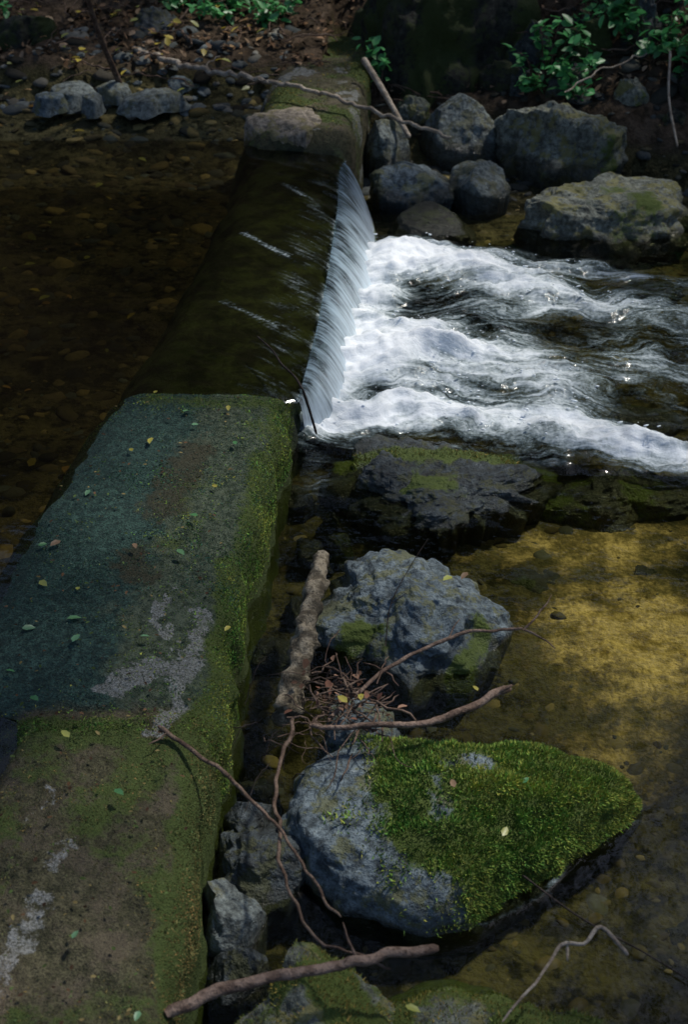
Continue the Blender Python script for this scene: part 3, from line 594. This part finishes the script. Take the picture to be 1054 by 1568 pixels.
# ---------------------------------------------------------------- leaves
def leaves(name,P,size,tint,mat,tilt=.35):
    return inst_obj(name,LEAF_V,LEAF_F,P,rots(len(P),tilt),size,mat,tint,False)
n=6500; px=rng.uniform(-3.2,3.0,n); py=rng.uniform(9.0,11.2,n); tz_=terr(px,py); k=((tz_>.29)|((px>.2)&(tz_>.1)))&(fbm(xy(px,py),3,3,87)>.42); px,py,tz_=px[k],py[k],tz_[k]; n=len(px)
leaves('leaf_litter',np.stack([px,py,tz_+.012+.02*rng.random(n)],-1),rng.uniform(.03,.075,n),cols(n,[(.14,.085,.05),(.22,.14,.09),(.08,.055,.035),(.30,.21,.14),(.05,.04,.03)]),M_litter,.5)
Lp=[(-.62,4.85,.30),(-.58,4.75,.30),(-.45,4.9,.30),(-.78,4.55,.30),(-.95,3.98,.29),(-1.02,3.95,.29),(-.98,3.75,.29),(-.85,3.7,.29),(-.7,3.95,.30),(-.72,4.65,.30),(-.9,4.3,.29),(-.86,3.55,.29),(-.99,3.5,.29),(-1.0,3.3,.29),(-.82,3.42,.30),(-.9,3.17,.30),(-.62,3.45,.30),(-.50,4.1,.31),(-.55,3.9,.31),(-.75,2.95,.34),(-.6,2.75,.34),(-.63,2.25,.35),(-.45,2.05,.35),(.42,3.98,.16),(.40,3.3,.21),(-.4,4.6,.30),(-.45,4.3,.3),(-.35,3.5,.3),(.3,2.85,.25),(.5,2.95,.17),(.42,2.72,.2),(-.75,5.0,.30),(.14,2.15,.24),(.05,3.24,.25),(.01,3.2,.25),(.36,3.9,.2)]
P=np.array(Lp); P[:,2]+=.012
leaves('fallen_leaf_scatter',P,rng.uniform(.026,.046,len(P)),cols(len(P),[(.40,.42,.10),(.15,.34,.15),(.15,.32,.17),(.45,.40,.08),(.28,.18,.11),(.09,.26,.10)],.25),M_leaf,.15)
n=420; px=rng.uniform(-1.1,-.4,n); py=rng.uniform(2.0,5.0,n); k=(px>wL(py)+.05); px,py=px[k],py[k]; n=len(px)
leaves('leaf_debris',np.stack([px,py,np.where(py<3.1,.343,.303)+0*px],-1),rng.uniform(.006,.018,n),cols(n,[(.05,.03,.02),(.08,.12,.04),(.12,.07,.04),(.2,.16,.07)]),M_litter,.2)
n=110; px=rng.uniform(-3.2,-1.0,n); py=rng.uniform(2.8,9.2,n); leaves('pool_bottom_leaves',np.stack([px,py,terr(px,py)+.03],-1),rng.uniform(.03,.07,n),cols(n,[(.4,.3,.06),(.25,.15,.05),(.3,.3,.08)],.3),M_litter,.2)
n=45; px=rng.normal(0,.07,n); py=rng.normal(3.26,.06,n); leaves('tangled_dry_leaves',np.stack([px,py,.22+.03*rng.random(n)],-1),rng.uniform(.02,.04,n),cols(n,[(.2,.1,.07),(.28,.17,.12),(.12,.07,.05)],.3),M_litter,.5)
n=90; px=rng.uniform(-2.4,-.35,n); py=rng.uniform(9.25,10.4,n); leaves('bright_leaf_litter',np.stack([px,py,terr(px,py)+.05],-1),rng.uniform(.04,.08,n),cols(n,[(.45,.36,.06),(.4,.25,.12),(.3,.32,.08)],.3),M_leaf,.3)

def bush(name,cx,cy,r,h,nst,col,ls=.06):
    LP=[];st=[]
    for i in range(nst):
        a=rng.uniform(0,6.28); d=r*math.sqrt(rng.random()); x0,y0=cx+.3*d*math.cos(a),cy+.3*d*math.sin(a); x1,y1=cx+d*math.cos(a),cy+d*math.sin(a)
        z0=float(terr(np.array([x0]),np.array([y0]))[0]); z1=float(terr(np.array([x1]),np.array([y1]))[0])+h*rng.uniform(.4,1)
        p=[(x0,y0,z0-.02),((x0*.5+x1*.5),(y0*.5+y1*.5),(z0+z1)/2+.08),(x1,y1,z1)]; st.append((p,.004,.002))
        for t in np.linspace(.35,1,5):
            q=np.array(p[0])*(1-t)**2+2*t*(1-t)*np.array(p[1])+t*t*np.array(p[2])
            for k in range(3): LP.append(q+rng.normal(0,.02,3))
    par=bpy.data.objects.new(name,None); scene.collection.objects.link(par)
    s=stick('stems',st,M_bark_brown,k=5,step=.05); s.parent=par
    LP=np.array(LP); n=len(LP); l=leaves('leaves',LP,rng.uniform(.6,1.2,n)*ls,cols(n,[col],.45),M_leaf,.5); l.parent=par
gr=(.08,.32,.10)
for (cx,cy,r,h,ns_,ls) in [(1.32,9.35,.22,.35,11,.085),(1.5,9.1,.15,.3,6,.08),(1.95,9.35,.28,.4,12,.085),(2.25,9.3,.25,.4,10,.08),(2.15,8.95,.15,.3,6,.08),(1.6,9.6,.25,.3,8,.08),(2.45,9.1,.2,.3,8,.08),(-.9,10.35,.3,.12,14,.08),(-.5,10.2,.2,.12,10,.07),(-1.3,10.5,.3,.15,10,.08),(-2.6,10.1,.3,.2,10,.08),(.22,9.45,.12,.55,3,.085),(.5,9.9,.3,.9,6,.08)]:
    bush('bramble_plant',cx,cy,r,h,ns_,gr,ls)

# ---------------------------------------------------------------- unseen trees added to shape the sunlight
SUN=Vector((.42,.30,.86)).normalized(); sv=np.array(SUN)
def lightmap(x,y):
    L=.15+0*x
    def g(cx,cy,rx,ry,v): return v*np.exp(-(((x-cx)/rx)**2+((y-cy)/ry)**2)**1.5)
    for a in [(.5,6.1,1.2,1.4,1.0),(.3,5.3,.9,.6,.9),(1.4,7.6,1.0,.6,1.0),(1.3,8.7,.8,.5,.7),(.5,8.6,.6,.6,.7),(1.05,4.0,.62,.62,1.0),(1.0,4.6,.7,.3,.7),
              (.2,4.0,.5,.5,.9),(.3,2.95,.65,.5,1.0),(-.6,4.2,.55,1.0,.85),(-.5,2.8,.5,.6,.7),(-.8,2.1,.35,.35,1.0),(0,2.25,.6,.3,.5),(-.6,9.9,1.0,.6,.8),(-1.6,9.3,.6,.3,.9),(-.3,8.5,.4,.6,.95),(2.2,9.2,.6,.5,.9),(-2.5,6.9,.6,.7,.6),(-1.8,5.5,.4,.5,.4)]:
        L=np.maximum(L,g(*a))
    return L
n=40000; gx=rng.uniform(-4.5,4.0,n); gy=rng.uniform(.8,13,n); keep=rng.random(n)<(1-lightmap(gx,gy))**2.2*(.35+.9*fbm(xy(gx,gy),2.2,3,95))  # leaves placed up the sun direction, left out where light is wanted
gx,gy=gx[keep],gy[keep]; n=min(len(gx),10500); gx,gy=gx[:n],gy[:n]
hh=4.6+2.2*rng.random(n)
P=np.stack([gx,gy,0*gx],-1)+sv[None]*(hh/sv[2])[:,None]
n2=4000; far=np.stack([rng.uniform(-9,9,n2),rng.uniform(-3,20,n2),rng.uniform(5,10,n2)],-1); g=far-sv[None]*(far[:,2]/sv[2])[:,None]; kk=(np.abs(g[:,0])>4)|(g[:,1]>12.5)|(g[:,1]<1); far=far[kk]
P=np.concatenate([P,far])
trees=[((4.6,10.8),P[:,0]>=1.6),((-4.9,8.8),P[:,0]<1.6)]
for (tx,ty),sel in trees:
    par=bpy.data.objects.new('sun_shaping_tree',None); scene.collection.objects.link(par)  # unseen tree added so its leaves shade chosen parts of the stream
    Q=P[sel]; n=len(Q)
    l=inst_obj('shade_crown',LEAF_V,LEAF_F,Q,rots(n,.6),rng.uniform(.16,.27,n),M_crown,cols(n,[(.05,.10,.025),(.07,.12,.03)],.3)); l.parent=par
    z0=float(terr(np.array([tx]),np.array([ty]))[0]); br=[([(tx,ty,z0-.3),(tx+.1,ty-.1,z0+2),(tx*.93,ty-.3,5),(tx*.8,ty-.6,6.8)],.20,.09)]
    for i in range(14):
        e=Q[rng.integers(0,n)]; s0=np.array([tx*.95,ty-.2,3.6+.2*i]); mid=(s0+e)/2+np.array([0,0,.5]); br.append(([tuple(s0),tuple(mid),tuple(e)],.06,.012))
    t=stick('trunk_and_limbs',br,M_bark_brown,k=10,step=.12); t.parent=par

# ---------------------------------------------------------------- light, world, camera
el=math.asin(SUN.z); az=math.atan2(SUN.x,SUN.y)
w=bpy.data.worlds.new('World'); scene.world=w; w.use_nodes=True; nt=w.node_tree
sky=nt.nodes.new('ShaderNodeTexSky'); sky.sky_type='NISHITA'; sky.sun_disc=False; sky.sun_elevation=el; sky.sun_rotation=az
bg=nt.nodes['Background']; bg.inputs['Strength'].default_value=.15; nt.links.new(sky.outputs[0],bg.inputs['Color'])
sl=bpy.data.lights.new('sun','SUN'); sl.energy=3.8; sl.angle=math.radians(4); sl.color=(1,.95,.86)
so=bpy.data.objects.new('sun',sl); so.rotation_euler=SUN.to_track_quat('Z','Y').to_euler(); scene.collection.objects.link(so)
cd=bpy.data.cameras.new('camera'); cam=bpy.data.objects.new('camera',cd); scene.collection.objects.link(cam)
cam.location=(0,0,3); cam.rotation_euler=(math.radians(57),0,0); cd.sensor_fit='VERTICAL'; cd.sensor_height=36; cd.sensor_width=24; cd.lens=50.5; cd.clip_end=500
cd.dof.use_dof=True; cd.dof.focus_distance=5.0; cd.dof.aperture_fstop=4.0
scene.camera=cam
